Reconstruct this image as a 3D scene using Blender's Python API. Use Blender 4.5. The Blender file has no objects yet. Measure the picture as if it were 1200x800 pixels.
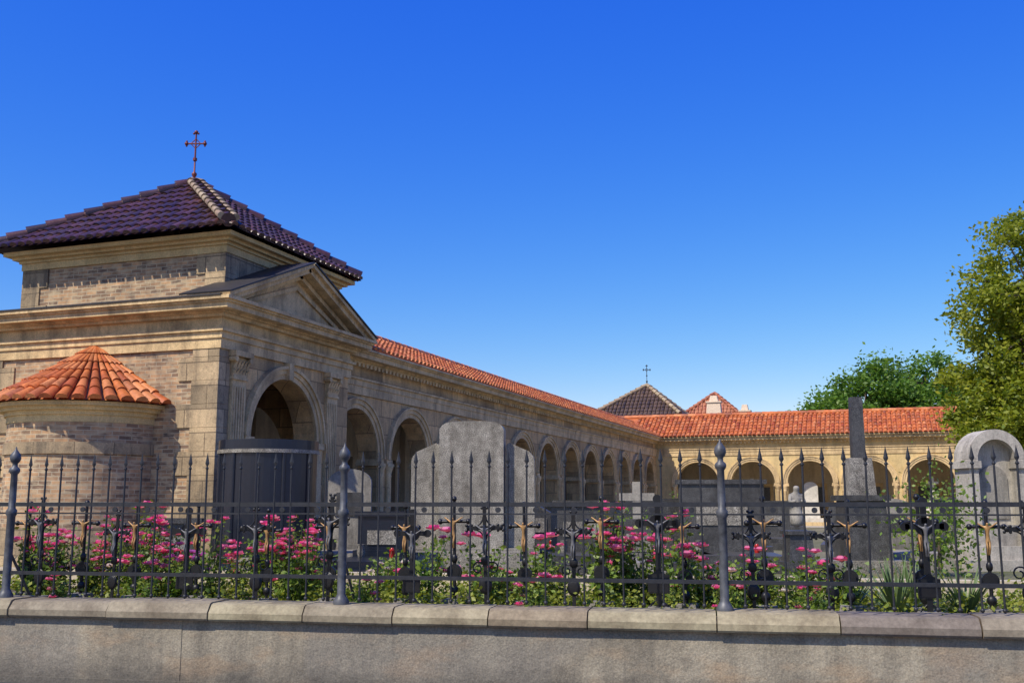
import bpy, math, random
import numpy as np
from mathutils import Vector, Matrix
random.seed(7); rng=np.random.default_rng(7)
R=math.radians
scene=bpy.context.scene

# ------------------------------------------------------------ mesh builder
class MB:
    def __init__(s): s.v=[];s.f=[];s.m=[];s.sm=[]
    def add(s,vs,fs,m=0,sm=False):
        o=len(s.v); s.v.extend([tuple(p) for p in vs])
        for f in fs: s.f.append(tuple(i+o for i in f)); s.m.append(m); s.sm.append(sm)
    def box(s,x0,x1,y0,y1,z0,z1,m=0):
        s.add([(x0,y0,z0),(x1,y0,z0),(x1,y1,z0),(x0,y1,z0),(x0,y0,z1),(x1,y0,z1),(x1,y1,z1),(x0,y1,z1)],
              [(0,3,2,1),(4,5,6,7),(0,1,5,4),(1,2,6,5),(2,3,7,6),(3,0,4,7)],m)
    def tbox(s,cx,cy,z0,z1,wx,wy,tx,ty,m=0):
        s.add([(cx-wx/2,cy-wy/2,z0),(cx+wx/2,cy-wy/2,z0),(cx+wx/2,cy+wy/2,z0),(cx-wx/2,cy+wy/2,z0),
               (cx-tx/2,cy-ty/2,z1),(cx+tx/2,cy-ty/2,z1),(cx+tx/2,cy+ty/2,z1),(cx-tx/2,cy+ty/2,z1)],
              [(0,3,2,1),(4,5,6,7),(0,1,5,4),(1,2,6,5),(2,3,7,6),(3,0,4,7)],m)
    def obox(s,O,S,N,s0,s1,n0,n1,z0,z1,m=0):
        P=lambda a,n,z:(O[0]+S[0]*a+N[0]*n,O[1]+S[1]*a+N[1]*n,z)
        s.add([P(s0,n0,z0),P(s1,n0,z0),P(s1,n1,z0),P(s0,n1,z0),P(s0,n0,z1),P(s1,n0,z1),P(s1,n1,z1),P(s0,n1,z1)],
              [(0,3,2,1),(4,5,6,7),(0,1,5,4),(1,2,6,5),(2,3,7,6),(3,0,4,7)],m)
    def ext(s,poly,vec,m=0,sm=False):
        n=len(poly); q=[tuple(p) for p in poly]+[tuple(Vector(p)+Vector(vec)) for p in poly]
        s.add(q,[tuple(range(n)),tuple(range(2*n-1,n-1,-1))],m)
        s.add(q,[(i,(i+1)%n,(i+1)%n+n,i+n) for i in range(n)],m,sm)
    def tube(s,p0,p1,r0,r1,n=8,m=0,caps=True,sm=True):
        p0=Vector(p0);p1=Vector(p1);d=(p1-p0)
        if d.length<1e-6:return
        d.normalize();a=d.orthogonal().normalized();b=d.cross(a)
        vs=[]
        for p,r in((p0,r0),(p1,r1)):
            for i in range(n):
                t=2*math.pi*i/n; vs.append(p+a*math.cos(t)*r+b*math.sin(t)*r)
        s.add(vs,[(i,(i+1)%n,(i+1)%n+n,i+n) for i in range(n)],m,sm)
        if caps: s.add(vs,[tuple(range(n-1,-1,-1)),tuple(range(n,2*n))],m)
    def ball(s,c,r,m=0,nu=10,nv=6,sm=True):
        if not hasattr(r,'__len__'): r=(r,r,r)
        vs=[(c[0],c[1],c[2]-r[2])]
        for j in range(1,nv):
            ph=-math.pi/2+math.pi*j/nv
            for i in range(nu):
                t=2*math.pi*i/nu
                vs.append((c[0]+r[0]*math.cos(ph)*math.cos(t),c[1]+r[1]*math.cos(ph)*math.sin(t),c[2]+r[2]*math.sin(ph)))
        vs.append((c[0],c[1],c[2]+r[2])); fs=[]
        for i in range(nu): fs.append((0,1+(i+1)%nu,1+i))
        for j in range(nv-2):
            for i in range(nu):
                a=1+j*nu+i;b=1+j*nu+(i+1)%nu; fs.append((a,b,b+nu,a+nu))
        L=len(vs)-1
        for i in range(nu): fs.append((1+(nv-2)*nu+i,1+(nv-2)*nu+(i+1)%nu,L))
        s.add(vs,fs,m,sm)
    def lathe(s,c,prof,n=16,m=0,sm=True):
        vs=[]
        for r,z in prof:
            for i in range(n):
                t=2*math.pi*i/n; vs.append((c[0]+r*math.cos(t),c[1]+r*math.sin(t),c[2]+z))
        fs=[]
        for j in range(len(prof)-1):
            for i in range(n): fs.append((j*n+i,j*n+(i+1)%n,(j+1)*n+(i+1)%n,(j+1)*n+i))
        s.add(vs,fs,m,sm)
        k=len(prof)-1
        s.add(vs,[tuple(range(k*n,k*n+n)),tuple(range(n-1,-1,-1))],m)
    def arch_wall(s,O,S,N,s0,s1,zb,zt,arches,thk,m=0,nseg=20):
        P=lambda a,n,z:(O[0]+S[0]*a+N[0]*n,O[1]+S[1]*a+N[1]*n,z)
        cur=s0
        for c,r,zs in arches:
            s.obox(O,S,N,cur,c-r,-thk,0,zb,zt,m)
            pts=[(c-r*math.cos(math.pi*i/nseg),zs+r*math.sin(math.pi*i/nseg)) for i in range(nseg+1)]
            for i in range(nseg):
                (a,za),(b,zc)=pts[i],pts[i+1]
                vs=[P(a,0,za),P(b,0,zc),P(b,0,zt),P(a,0,zt),P(a,-thk,za),P(b,-thk,zc),P(b,-thk,zt),P(a,-thk,zt)]
                s.add(vs,[(0,1,2,3),(5,4,7,6),(0,4,5,1),(3,2,6,7)],m)
            cur=c+r
        s.obox(O,S,N,cur,s1,-thk,0,zb,zt,m)
    def ring(s,O,S,N,c,zs,ra,rb,n0,n1,m=0,nseg=24):
        P=lambda a,n,z:(O[0]+S[0]*a+N[0]*n,O[1]+S[1]*a+N[1]*n,z)
        for i in range(nseg):
            t0=math.pi*i/nseg;t1=math.pi*(i+1)/nseg
            vs=[]
            for n in(n0,n1):
                for t,r in((t0,ra),(t1,ra),(t1,rb),(t0,rb)):
                    vs.append(P(c-r*math.cos(t),n,zs+r*math.sin(t)))
            s.add(vs,[(4,5,6,7),(0,1,5,4),(3,7,6,2)]+([(0,4,7,3)] if i==0 else [])+([(1,2,6,5)] if i==nseg-1 else []),m)
    def tiles(s,O,A,B,a0,a1,blim,sp=.23,course=.36,r=.085,m=0,b0=0.0,n=5):
        """barrel tiles: columns run up the slope B from the eave O+A*a"""
        O=Vector(O);A=Vector(A).normalized();B=Vector(B).normalized();Nn=A.cross(B).normalized()
        if Nn.z<0: Nn=-Nn
        k=max(1,int(round((a1-a0)/sp))); sp=(a1-a0)/k
        for i in range(k):
            a=a0+sp*(i+.5); lo,hi=blim(a); lo=lo-b0
            b=lo
            while b<hi-.05:
                e=min(b+course*1.12,hi+.02)
                ra=r*random.uniform(.97,1.06);rb_=r*.86;ja=random.uniform(-.012,.012)
                vs=[]
                for bb,rr,up in((b,ra,.03),(e,rb_,0.0)):
                    for j in range(n+1):
                        t=math.pi*j/n
                        vs.append(O+A*(a+ja-rr*math.cos(t))+B*bb+Nn*(rr*.8*math.sin(t)+up))
                fs=[(j,j+1,j+n+2,j+n+1) for j in range(n)]
                s.add(vs,fs,m,True)
                s.add(vs[:n+1],[tuple(range(n+1))],m)
                b+=course
    def build(s,name,mats,parent=None,loc=(0,0,0),rot=0):
        me=bpy.data.meshes.new(name); me.from_pydata(s.v,[],s.f)
        for mt in mats: me.materials.append(mt)
        me.polygons.foreach_set('material_index',s.m); me.polygons.foreach_set('use_smooth',s.sm)
        me.update()
        ob=bpy.data.objects.new(name,me); scene.collection.objects.link(ob)
        ob.location=loc; ob.rotation_euler[2]=rot
        if parent: ob.parent=parent
        return ob
def empty(name,loc=(0,0,0)):
    e=bpy.data.objects.new(name,None); scene.collection.objects.link(e); e.location=loc; e.empty_display_size=.2; return e
def inst(ob,name,loc,rot=0,sc=1):
    o=bpy.data.objects.new(name,ob.data); scene.collection.objects.link(o); o.location=loc; o.rotation_euler[2]=rot
    o.scale=(sc,sc,sc) if not hasattr(sc,'__len__') else sc
    return o

# ------------------------------------------------------------ materials
def newmat(name):
    m=bpy.data.materials.new(name); m.use_nodes=True; nt=m.node_tree; b=nt.nodes['Principled BSDF']; return m,nt,b
def N(nt,t,**k):
    n=nt.nodes.new(t)
    for a,v in k.items(): setattr(n,a,v)
    return n
def ramp(nt,fac,stops):
    r=N(nt,'ShaderNodeValToRGB'); nt.links.new(fac,r.inputs[0]); e=r.color_ramp.elements
    while len(e)<len(stops): e.new(.5)
    for x,(p,c) in zip(e,stops): x.position=p; x.color=(*c,1) if len(c)==3 else c
    return r.outputs[0]
def noise(nt,scale,detail=5,rough=.6,vec=None,dist=0):
    n=N(nt,'ShaderNodeTexNoise'); n.inputs['Scale'].default_value=scale; n.inputs['Detail'].default_value=detail
    n.inputs['Roughness'].default_value=rough; n.inputs['Distortion'].default_value=dist
    if vec is not None: nt.links.new(vec,n.inputs['Vector'])
    return n.outputs['Fac']
def mix(nt,a,b,fac,mode='MIX'):
    n=N(nt,'ShaderNodeMix',data_type='RGBA',blend_type=mode)
    for i,x in((6,a),(7,b)):
        if isinstance(x,tuple): n.inputs[i].default_value=(*x,1)
        else: nt.links.new(x,n.inputs[i])
    if isinstance(fac,(int,float)): n.inputs[0].default_value=fac
    else: nt.links.new(fac,n.inputs[0])
    return n.outputs[2]
def bump(nt,b,h,st=.3,dist=.02):
    n=N(nt,'ShaderNodeBump'); n.inputs['Strength'].default_value=st; n.inputs['Distance'].default_value=dist
    nt.links.new(h,n.inputs['Height']); nt.links.new(n.outputs[0],b.inputs['Normal'])
def objco(nt): return N(nt,'ShaderNodeTexCoord').outputs['Object']
def mapping(nt,v,sc):
    m=N(nt,'ShaderNodeMapping'); m.inputs['Scale'].default_value=sc; nt.links.new(v,m.inputs['Vector']); return m.outputs[0]
def wallvec(nt,cyl=None):
    co=objco(nt); sp=N(nt,'ShaderNodeSeparateXYZ'); nt.links.new(co,sp.inputs[0]); cb=N(nt,'ShaderNodeCombineXYZ')
    if cyl:
        a=N(nt,'ShaderNodeMath',operation='ARCTAN2'); nt.links.new(sp.outputs[1],a.inputs[0]); nt.links.new(sp.outputs[0],a.inputs[1])
        k=N(nt,'ShaderNodeMath',operation='MULTIPLY'); nt.links.new(a.outputs[0],k.inputs[0]); k.inputs[1].default_value=cyl
        nt.links.new(k.outputs[0],cb.inputs[0])
    else:
        a=N(nt,'ShaderNodeMath',operation='ADD'); nt.links.new(sp.outputs[0],a.inputs[0]); nt.links.new(sp.outputs[1],a.inputs[1])
        nt.links.new(a.outputs[0],cb.inputs[0])
    nt.links.new(sp.outputs[2],cb.inputs[1]); return cb.outputs[0]
def stone(name,c1,c2,c3,scale=1.5,rough=.85,blocks=None,bs=.3,stain=.5,cyl=None):
    m,nt,b=newmat(name); co=objco(nt)
    col=ramp(nt,noise(nt,scale,8,.7,co),[(.32,c2),(.52,c1),(.75,tuple(min(1,x*1.25) for x in c1))])
    if blocks:
        br=N(nt,'ShaderNodeTexBrick'); nt.links.new(wallvec(nt,cyl),br.inputs['Vector'])
        br.inputs['Color1'].default_value=(.58,.56,.53,1);br.inputs['Color2'].default_value=(1.3,1.22,1.1,1)
        br.inputs['Mortar'].default_value=(.36,.33,.3,1);br.inputs['Scale'].default_value=1
        br.inputs['Brick Width'].default_value=blocks[0];br.inputs['Row Height'].default_value=blocks[1]
        br.inputs['Mortar Size'].default_value=.011
        col=mix(nt,col,br.outputs['Color'],.85,'MULTIPLY')
    st=ramp(nt,noise(nt,1,7,.72,mapping(nt,co,(2.6,2.6,.45))),[(.46,(0,0,0)),(.66,(stain,)*3)])
    col=mix(nt,col,c3,st)
    st2=ramp(nt,noise(nt,7,6,.75,co),[(.55,(0,0,0)),(.72,(stain*.8,)*3)])
    col=mix(nt,col,tuple(x*.8 for x in c3),st2)
    fine=noise(nt,38,4,.65,co)
    col=mix(nt,col,ramp(nt,fine,[(.3,(.65,)*3),(.7,(1.25,)*3)]),.7,'MULTIPLY')
    nt.links.new(col,b.inputs['Base Color']); b.inputs['Roughness'].default_value=rough
    bump(nt,b,fine,bs,.012); return m
def brickmat(name,cyl=None):
    m,nt,b=newmat(name); br=N(nt,'ShaderNodeTexBrick'); v=wallvec(nt,cyl); nt.links.new(v,br.inputs['Vector'])
    br.inputs['Color1'].default_value=(.46,.29,.16,1);br.inputs['Color2'].default_value=(.11,.078,.065,1)
    br.inputs['Mortar'].default_value=(.42,.37,.27,1);br.inputs['Scale'].default_value=1
    br.inputs['Brick Width'].default_value=.235;br.inputs['Row Height'].default_value=.072
    br.inputs['Mortar Size'].default_value=.007;br.inputs['Bias'].default_value=-.15
    col=mix(nt,br.outputs['Color'],ramp(nt,noise(nt,5,4,.6,v),[(.3,(.6,.57,.55)),(.7,(1.5,1.4,1.25))]),.8,'MULTIPLY')
    col=mix(nt,col,(.50,.39,.24),ramp(nt,noise(nt,7,3,.6,mapping(nt,v,(.5,1.6,1))),[(.48,(0,0,0)),(.64,(.75,)*3)]))
    col=mix(nt,col,(.07,.06,.055),ramp(nt,noise(nt,1.1,6,.7,v),[(.5,(0,0,0)),(.74,(.6,)*3)]))
    nt.links.new(col,b.inputs['Base Color']); b.inputs['Roughness'].default_value=.9
    bump(nt,b,br.outputs['Fac'],-.6,.01); return m
def tilemat(name,cols,rough=.6):
    m,nt,b=newmat(name); g=N(nt,'ShaderNodeNewGeometry')
    k=len(cols); col=ramp(nt,g.outputs['Random Per Island'],[(i/max(1,k-1),c) for i,c in enumerate(cols)])
    nz=noise(nt,2.5,6,.7,objco(nt)); col=mix(nt,col,ramp(nt,nz,[(.35,(.5,.46,.44)),(.6,(1.1,)*3)]),.75,'MULTIPLY')
    col=mix(nt,col,ramp(nt,noise(nt,25,4,.7,objco(nt)),[(.35,(.7,)*3),(.65,(1.15,)*3)]),.7,'MULTIPLY')
    nt.links.new(col,b.inputs['Base Color']); b.inputs['Roughness'].default_value=rough
    bump(nt,b,noise(nt,30,3,.6,objco(nt)),.3,.01); return m
def leafmat(name,cols,tr=.35):
    m,nt,b=newmat(name); g=N(nt,'ShaderNodeNewGeometry')
    k=len(cols); col=ramp(nt,g.outputs['Random Per Island'],[(i/max(1,k-1),c) for i,c in enumerate(cols)])
    nt.links.new(col,b.inputs['Base Color']); b.inputs['Roughness'].default_value=.5
    t=N(nt,'ShaderNodeBsdfTranslucent'); nt.links.new(mix(nt,col,(1.0,1.0,.5),1.0,'MULTIPLY'),t.inputs[0])
    ms=N(nt,'ShaderNodeMixShader'); ms.inputs[0].default_value=tr
    nt.links.new(b.outputs[0],ms.inputs[1]);nt.links.new(t.outputs[0],ms.inputs[2])
    nt.links.new(ms.outputs[0],nt.nodes['Material Output'].inputs[0]); return m
def plain(name,c,rough=.5,metal=0,var=.25,sc=12,bs=.1):
    m,nt,b=newmat(name); nz=noise(nt,sc,5,.65,objco(nt))
    col=ramp(nt,nz,[(.3,tuple(x*(1-var) for x in c)),(.7,tuple(x*(1+var) for x in c))])
    nt.links.new(col,b.inputs['Base Color']); b.inputs['Roughness'].default_value=rough; b.inputs['Metallic'].default_value=metal
    bump(nt,b,nz,bs,.005); return m
def granite(name,c,sc=70,rough=.5):
    m,nt,b=newmat(name); co=objco(nt)
    col=ramp(nt,noise(nt,sc,3,.7,co),[(.35,tuple(x*.25 for x in c)),(.5,c),(.65,tuple(x*2.0 for x in c))])
    col=mix(nt,col,ramp(nt,noise(nt,9,5,.7,co),[(.35,(.6,.58,.55)),(.65,(1.2,)*3)]),.8,'MULTIPLY')
    col=mix(nt,col,ramp(nt,noise(nt,1.7,6,.7,mapping(nt,co,(2,2,.6))),[(.35,(.4,.38,.35)),(.65,(1.15,)*3)]),.8,'MULTIPLY')
    nt.links.new(col,b.inputs['Base Color']); b.inputs['Roughness'].default_value=rough; bump(nt,b,noise(nt,sc,2,.6,co),.2,.004); return m

M_sand=stone('sandstone',(.62,.42,.20),(.40,.26,.12),(.14,.095,.055),1.2,blocks=(1.1,.42),stain=.55)
M_trim=stone('sandstone_trim',(.68,.49,.25),(.46,.32,.16),(.15,.105,.06),1.8,stain=.6)
M_quoin=stone('sandstone_quoin',(.44,.34,.21),(.23,.175,.11),(.065,.055,.045),1.5,blocks=(.9,.42),stain=.75)
M_brick=brickmat('weathered_brick')
M_brickc=brickmat('weathered_brick_curved',1.4)
M_ochre=stone('ochre_plaster',(.68,.50,.23),(.54,.38,.16),(.2,.14,.08),1.0,stain=.35)
M_orange=tilemat('terracotta_tiles',[(.50,.13,.025),(.66,.19,.045),(.40,.08,.02),(.74,.27,.09),(.32,.09,.035)])
M_purple=tilemat('glazed_dark_tiles',[(.07,.028,.03),(.115,.05,.045),(.04,.022,.028),(.10,.055,.05)],.35)
M_ridge=tilemat('pale_ridge_tiles',[(.42,.33,.2),(.3,.2,.12),(.5,.4,.25)],.6)
M_brown=tilemat('brown_old_tiles',[(.075,.05,.035),(.13,.08,.05),(.05,.035,.03)],.5)
M_lead=plain('lead_sheet',(.03,.027,.028),.55,0)
M_iron=plain('wrought_iron',(.028,.029,.033),.5,.2,.35,20)
M_post=plain('grey_painted_iron',(.085,.088,.095),.5,.15,.4,15)
M_black=plain('black_cast_iron',(.009,.009,.010),.45,.1,.3,20)
M_gold=plain('gilded_figure',(.42,.24,.09),.5,.25)
M_silver=plain('weathered_zinc_figure',(.15,.15,.155),.55,.2)
M_rust=plain('rust_red_iron',(.16,.035,.03),.5,.2)
M_gran=granite('grey_granite',(.27,.25,.21))
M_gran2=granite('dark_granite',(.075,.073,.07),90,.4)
M_bgran=plain('polished_black_granite',(.008,.011,.020),.3,0,.2)
M_grave=stone('weathered_gravestone',(.30,.275,.23),(.17,.155,.13),(.05,.05,.047),2.5,stain=.7)
M_pale=stone('pale_gravestone',(.46,.42,.35),(.30,.27,.22),(.10,.09,.08),2.5,stain=.6)
M_plas=stone('arcade_plaster',(.60,.51,.36),(.47,.40,.28),(.2,.16,.12),.8,stain=.4)
M_cream=plain('cream_render',(.7,.55,.4),.8)
M_marble=plain('aged_marble',(.55,.52,.46),.6,0,.25,5)
M_tred=tilemat('far_roof_tiles',[(.42,.14,.06),(.5,.2,.1),(.35,.1,.05)])

def wall_material():
    m,nt,b=newmat('old_cement_render'); co=objco(nt)
    c=ramp(nt,noise(nt,.55,8,.7,co),[(.32,(.22,.19,.14)),(.5,(.34,.295,.215)),(.7,(.47,.41,.30))])
    stn=ramp(nt,noise(nt,1,7,.72,mapping(nt,co,(3.2,3.2,.22))),[(.44,(0,0,0)),(.68,(.7,)*3)])
    c=mix(nt,c,(.13,.115,.09),stn)
    blot=ramp(nt,noise(nt,4.5,6,.75,co),[(.52,(0,0,0)),(.7,(.6,)*3)])
    c=mix(nt,c,(.17,.145,.11),blot)
    pk=ramp(nt,noise(nt,1.3,4,.6,mapping(nt,co,(1,1,2.5))),[(.5,(0,0,0)),(.66,(.6,)*3)])
    c=mix(nt,c,(.42,.29,.17),pk)
    pt=ramp(nt,noise(nt,.35,2,.5,mapping(nt,co,(1,1,.4))),[(.5,(0,0,0)),(.515,(.4,)*3)])
    c=mix(nt,c,(.21,.195,.17),pt)
    sx=N(nt,'ShaderNodeSeparateXYZ'); nt.links.new(co,sx.inputs[0])
    ad=N(nt,'ShaderNodeMath',operation='MULTIPLY_ADD'); nt.links.new(noise(nt,3,5,.7,co),ad.inputs[0]); ad.inputs[1].default_value=.5; nt.links.new(sx.outputs[2],ad.inputs[2])
    c=mix(nt,c,(.10,.09,.075),ramp(nt,ad.outputs[0],[(.3,(.8,)*3),(.52,(0,0,0))]))
    c=mix(nt,c,ramp(nt,noise(nt,60,3,.6,co),[(.35,(.72,)*3),(.65,(1.2,)*3)]),.8,'MULTIPLY')
    nt.links.new(c,b.inputs['Base Color']); b.inputs['Roughness'].default_value=.92
    bump(nt,b,noise(nt,12,8,.75,co),.7,.025); return m
M_wall=wall_material()
M_cope=tilemat('coping_stone',[(.24,.185,.13),(.42,.36,.21),(.21,.175,.14),(.38,.33,.20)],.85)

def ground_mat(name,c1,c2,sc=3,peb=60,bs=.4):
    m,nt,b=newmat(name); co=objco(nt)
    c=ramp(nt,noise(nt,sc,8,.7,co),[(.35,c1),(.65,c2)])
    c=mix(nt,c,ramp(nt,noise(nt,peb,3,.7,co),[(.35,(.55,)*3),(.65,(1.3,)*3)]),.7,'MULTIPLY')
    nt.links.new(c,b.inputs['Base Color']); b.inputs['Roughness'].default_value=.95
    bump(nt,b,noise(nt,peb,3,.7,co),bs,.02); return m
M_asph=ground_mat('pavement_asphalt',(.045,.045,.047),(.065,.063,.06))
M_grav=ground_mat('pale_gravel',(.42,.37,.28),(.52,.46,.36))
M_earth=ground_mat('bed_soil',(.06,.045,.03),(.1,.08,.05),4,30)
M_grass=ground_mat('grass_ground',(.09,.10,.035),(.25,.21,.13),.5,25)
M_floor=stone('arcade_floor_stone',(.36,.31,.24),(.26,.22,.16),(.12,.1,.08),1)

# ------------------------------------------------------------ fence frame
FO=(-4.81,8.74); FS=(.9877,.1564); FN=(.1564,-.9877)  # normal toward the street
def fp(s,n,z=0): return (FO[0]+FS[0]*s-FN[0]*n, FO[1]+FS[1]*s-FN[1]*n, z)   # n = metres behind fence
FROT=math.atan2(FS[1],FS[0])
def cam2w(lat,d): c_,s2=math.cos(R(19.6)),math.sin(R(19.6)); return (lat*c_-d*s2, lat*s2+d*c_)

# ground
g=MB(); g.add([(-600,-600,0),(600,-600,0),(600,900,0),(-600,900,0)],[(0,1,2,3)]); g.build('ground',[M_asph])
g=MB()
a=fp(-150,.25,.6);b_=fp(150,.25,.6);c_=fp(150,700,.6);d_=fp(-150,700,.6)
g.add([a,b_,c_,d_],[(0,1,2,3)]); g.build('cemetery_ground',[M_grass])
g=MB(); g.add([fp(-14,.26,.63),fp(14,.26,.63),fp(14,3.0,.63),fp(-14,3.0,.63)],[(0,1,2,3)]); g.build('flower_bed',[M_earth])
g=MB(); g.obox(FO,FS,(-FN[0],-FN[1]),-14,14,3.0,3.16,.6,.86); g.build('bed_kerb',[M_plas])
g=MB(); g.add([fp(-14,3.17,.606),fp(14,3.17,.606),fp(14,5.8,.606),fp(-14,5.8,.606)],[(0,1,2,3)])
g.add([(-10.4,13,.61),(-7.6,13,.61),(-7.6,54,.61),(-10.4,54,.61)],[(0,1,2,3)])
g.add([(-7.6,50.5,.614),(9,50.5,.614),(9,54,.614),(-7.6,54,.614)],[(0,1,2,3)]); g.build('gravel_path',[M_grav])

# boundary wall
w=MB(); w.obox(FO,FS,FN,-26,22,-.25,.14,0,.615)
w.obox(FO,FS,FN,-26,22,.14,.165,0,.06)
for s0 in(-1.52,): w.obox(FO,FS,FN,-26,s0,.14,.146,.06,.613)
wall=w.build('cemetery_wall',[M_wall])
c=MB(); s_=-26
while s_<22:
    L=random.uniform(.85,1.15); e=s_+L-.012
    j=random.uniform(-.007,.007); z0=.615;z1=.775+j
    prof=[(-.3,z0+.002),(.2+j,z0+.002),(.212+j,z0+.02),(.212+j,z0+.075),(.2+j,z0+.09),(.155+j,z1-.012),(.12,z1),(-.24,z1),(-.3,z1-.05)]
    P=[(FO[0]+FS[0]*s_+FN[0]*n,FO[1]+FS[1]*s_+FN[1]*n,z) for n,z in prof]
    c.ext(P,(FS[0]*(e-s_),FS[1]*(e-s_),random.uniform(-.004,.004))); s_+=L
c.build('wall_coping',[M_cope],parent=wall)

# iron fence
f=MB(); sp=.176
def fl(s,n): return (FO[0]+FS[0]*s+FN[0]*n,FO[1]+FS[1]*s+FN[1]*n)
for k in range(-100,110):
    s_=k*sp
    if k%20==0: continue
    x,y=fl(s_,0); lean=random.uniform(-.008,.008); lf=random.uniform(-.006,.006)
    f.tube((x,y,.80),(x+lean,y+lf,2.03),.0095,.0095,6,0)
    x+=lean;y+=lf
    f.lathe((x,y,2.03),[(.010,0),(.019,.012),(.010,.024),(.011,.03)],6,0)
    f.add([(x-FS[0]*.022,y-FS[1]*.022,2.09),(x+FS[0]*.022,y+FS[1]*.022,2.09),(x,y,2.2),(x,y,2.05),
           (x+FN[0]*.009,y+FN[1]*.009,2.1),(x-FN[0]*.009,y-FN[1]*.009,2.1)],
          [(0,4,2),(4,1,2),(1,5,2),(5,0,2),(3,4,0),(3,1,4),(3,5,1),(3,0,5)],0)
    f.ball((x-lean,y-lf,.82),.02,0,6,4)
f.obox(FO,FS,FN,-100*sp,109*sp,-.008,.008,1.675,1.715)
f.obox(FO,FS,FN,-100*sp,109*sp,-.008,.008,1.60,1.615)
f.obox(FO,FS,FN,-100*sp,109*sp,-.008,.008,1.005,1.04)
for k in range(-100,109):
    if k%20 in(0,19): continue
    if k%2==0:
        x,y=fl((k+.5)*sp,0)
        f.tube((x-FN[0]*.006,y-FN[1]*.006,1.645),(x+FN[0]*.006,y+FN[1]*.006,1.645),.026,.026,10,0)
for k in range(-100,110,20):
    x,y=fl(k*sp,.0)
    f.lathe((x,y,.775),[(.075,0),(.075,.03),(.055,.06),(.040,.09),(.040,.8),(.052,.82),(.052,.86),(.036,.88),(.032,1.22),(.048,1.24),(.053,1.26),(.048,1.28),(.026,1.30),(.026,1.33),(.044,1.35),(.055,1.38),(.048,1.42),(.026,1.45),(.012,1.47),(.004,1.5)],14,1)
    f.tube((x,y,1.25),(x-FN[0]*.5,y-FN[1]*.5,.62),.014,.014,6,1)
f.build('iron_fence',[M_iron,M_post])

# ------------------------------------------------------------ wings
LS=(0,1);LN=(1,0)
RS=(1,0);RN=(0,-1)
def entab(mb,O,S,Nn,s0,s1,z,m=0,e=0.0):
    for n,za,zb in((.04,1.0,.80),(.06,.80,.66),(.10,.66,.61),(.12,.30,.24),(.16,.24,.20),(.34,.20,.09),(.38,.09,.05),(.43,.05,0)):
        mb.obox(O,S,Nn,s0,s1,-.2,n,z-za,z-zb,m)
def arcade(parent,O,S,Nn,s0,s1,arches,zt,mat_i=None):
    wmb=MB(); wmb.arch_wall(O,S,Nn,s0,s1,.6,zt,arches,.5,0)
    wmb.build('arch_wall',[mat_i or M_sand],parent)
    t=MB()
    for c,r,zs in arches:
        t.ring(O,S,Nn,c,zs,r-.003,r+.10,-.01,.045)
        t.ring(O,S,Nn,c,zs,r+.10,r+.20,-.01,.075)
        t.ring(O,S,Nn,c,zs,r+.20,r+.25,-.01,.11)
        for sgn in(-1,1):
            e=c+sgn*r
            a,b=(e-.26,e+.05) if sgn<0 else (e-.05,e+.26)
            t.obox(O,S,Nn,a,b,-.52,.06,zs-.10,zs-.005); t.obox(O,S,Nn,a-.02,b+.02,-.54,.10,zs-.16,zs-.10)
            x=O[0]+S[0]*(e+sgn*.13)+Nn[0]*.02; y=O[1]+S[1]*(e+sgn*.13)+Nn[1]*.02
            t.lathe((x,y,0),[(.13,.78),(.13,.86),(.105,.9),(.10,.95),(.088,zs-.42),(.10,zs-.40),(.088,zs-.37),(.10,zs-.3),(.135,zs-.2),(.14,zs-.16)],12)
    t.build('archivolts_and_columns',[M_trim],parent)
lw=empty('arcade_wing')
O=(-11.3,0); ar=[(20.98+2.92*i,1.12,2.76) for i in range(12) ]
ar=[a for a in ar if a[0]<53.3]
arcade(lw,O,LS,LN,19.7,54.9,ar,5.0)
t=MB(); entab(t,O,LS,LN,19.96,54.9,5.2); 
for i in range(int((54.5-20.2)/.2)): t.obox(O,LS,LN,20.2+i*.2,20.2+i*.2+.1,.10,.15,4.83,4.91)
t.obox(O,LS,LN,19.96,54.9,-.51,.12,.6,.78)
t.build('entablature',[M_trim],lw)
t=MB(); t.box(-15.3,-15.0,19.7,58.9,.6,5.3,0); t.box(-15.0,-11.8,19.7,54.9,.60,.74,1); t.box(-15.0,-11.8,19.7,54.9,4.45,4.6,0)
for i,a in enumerate(ar):
    yy=a[0]+1.46
    t.box(-15.0,-11.8,yy-.15,yy+.15,4.1,4.45,0); t.box(-15.0,-14.8,yy-.2,yy+.2,.74,4.1,0)
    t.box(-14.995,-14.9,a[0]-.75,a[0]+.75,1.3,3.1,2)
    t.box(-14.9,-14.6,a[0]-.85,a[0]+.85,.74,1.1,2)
t.build('arcade_interior',[M_plas,M_floor,M_gran2],lw)
t=MB(); rise=Vector((-1.9,0,.92)); L=rise.length
t.add([(-10.95,19.8,5.22),(-10.95,55.9,5.22),(-12.85,55.9,6.14),(-12.85,19.8,6.14)],[(0,1,2,3)])
t.add([(-12.85,19.8,6.14),(-12.85,56.5,6.14),(-15.4,56.5,5.1),(-15.4,19.8,5.1)],[(0,1,2,3)])
t.tiles((-10.95,19.8,5.24),(0,1,0),rise,0,35.1,lambda a:(0,L),b0=.08)
for i in range(92):
    t.tube((-12.85,19.9+i*.4,6.17),(-12.85,19.9+i*.4+.44,6.17),.12,.10,8,0)
t.build('tiled_roof',[M_orange],lw)

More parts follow.
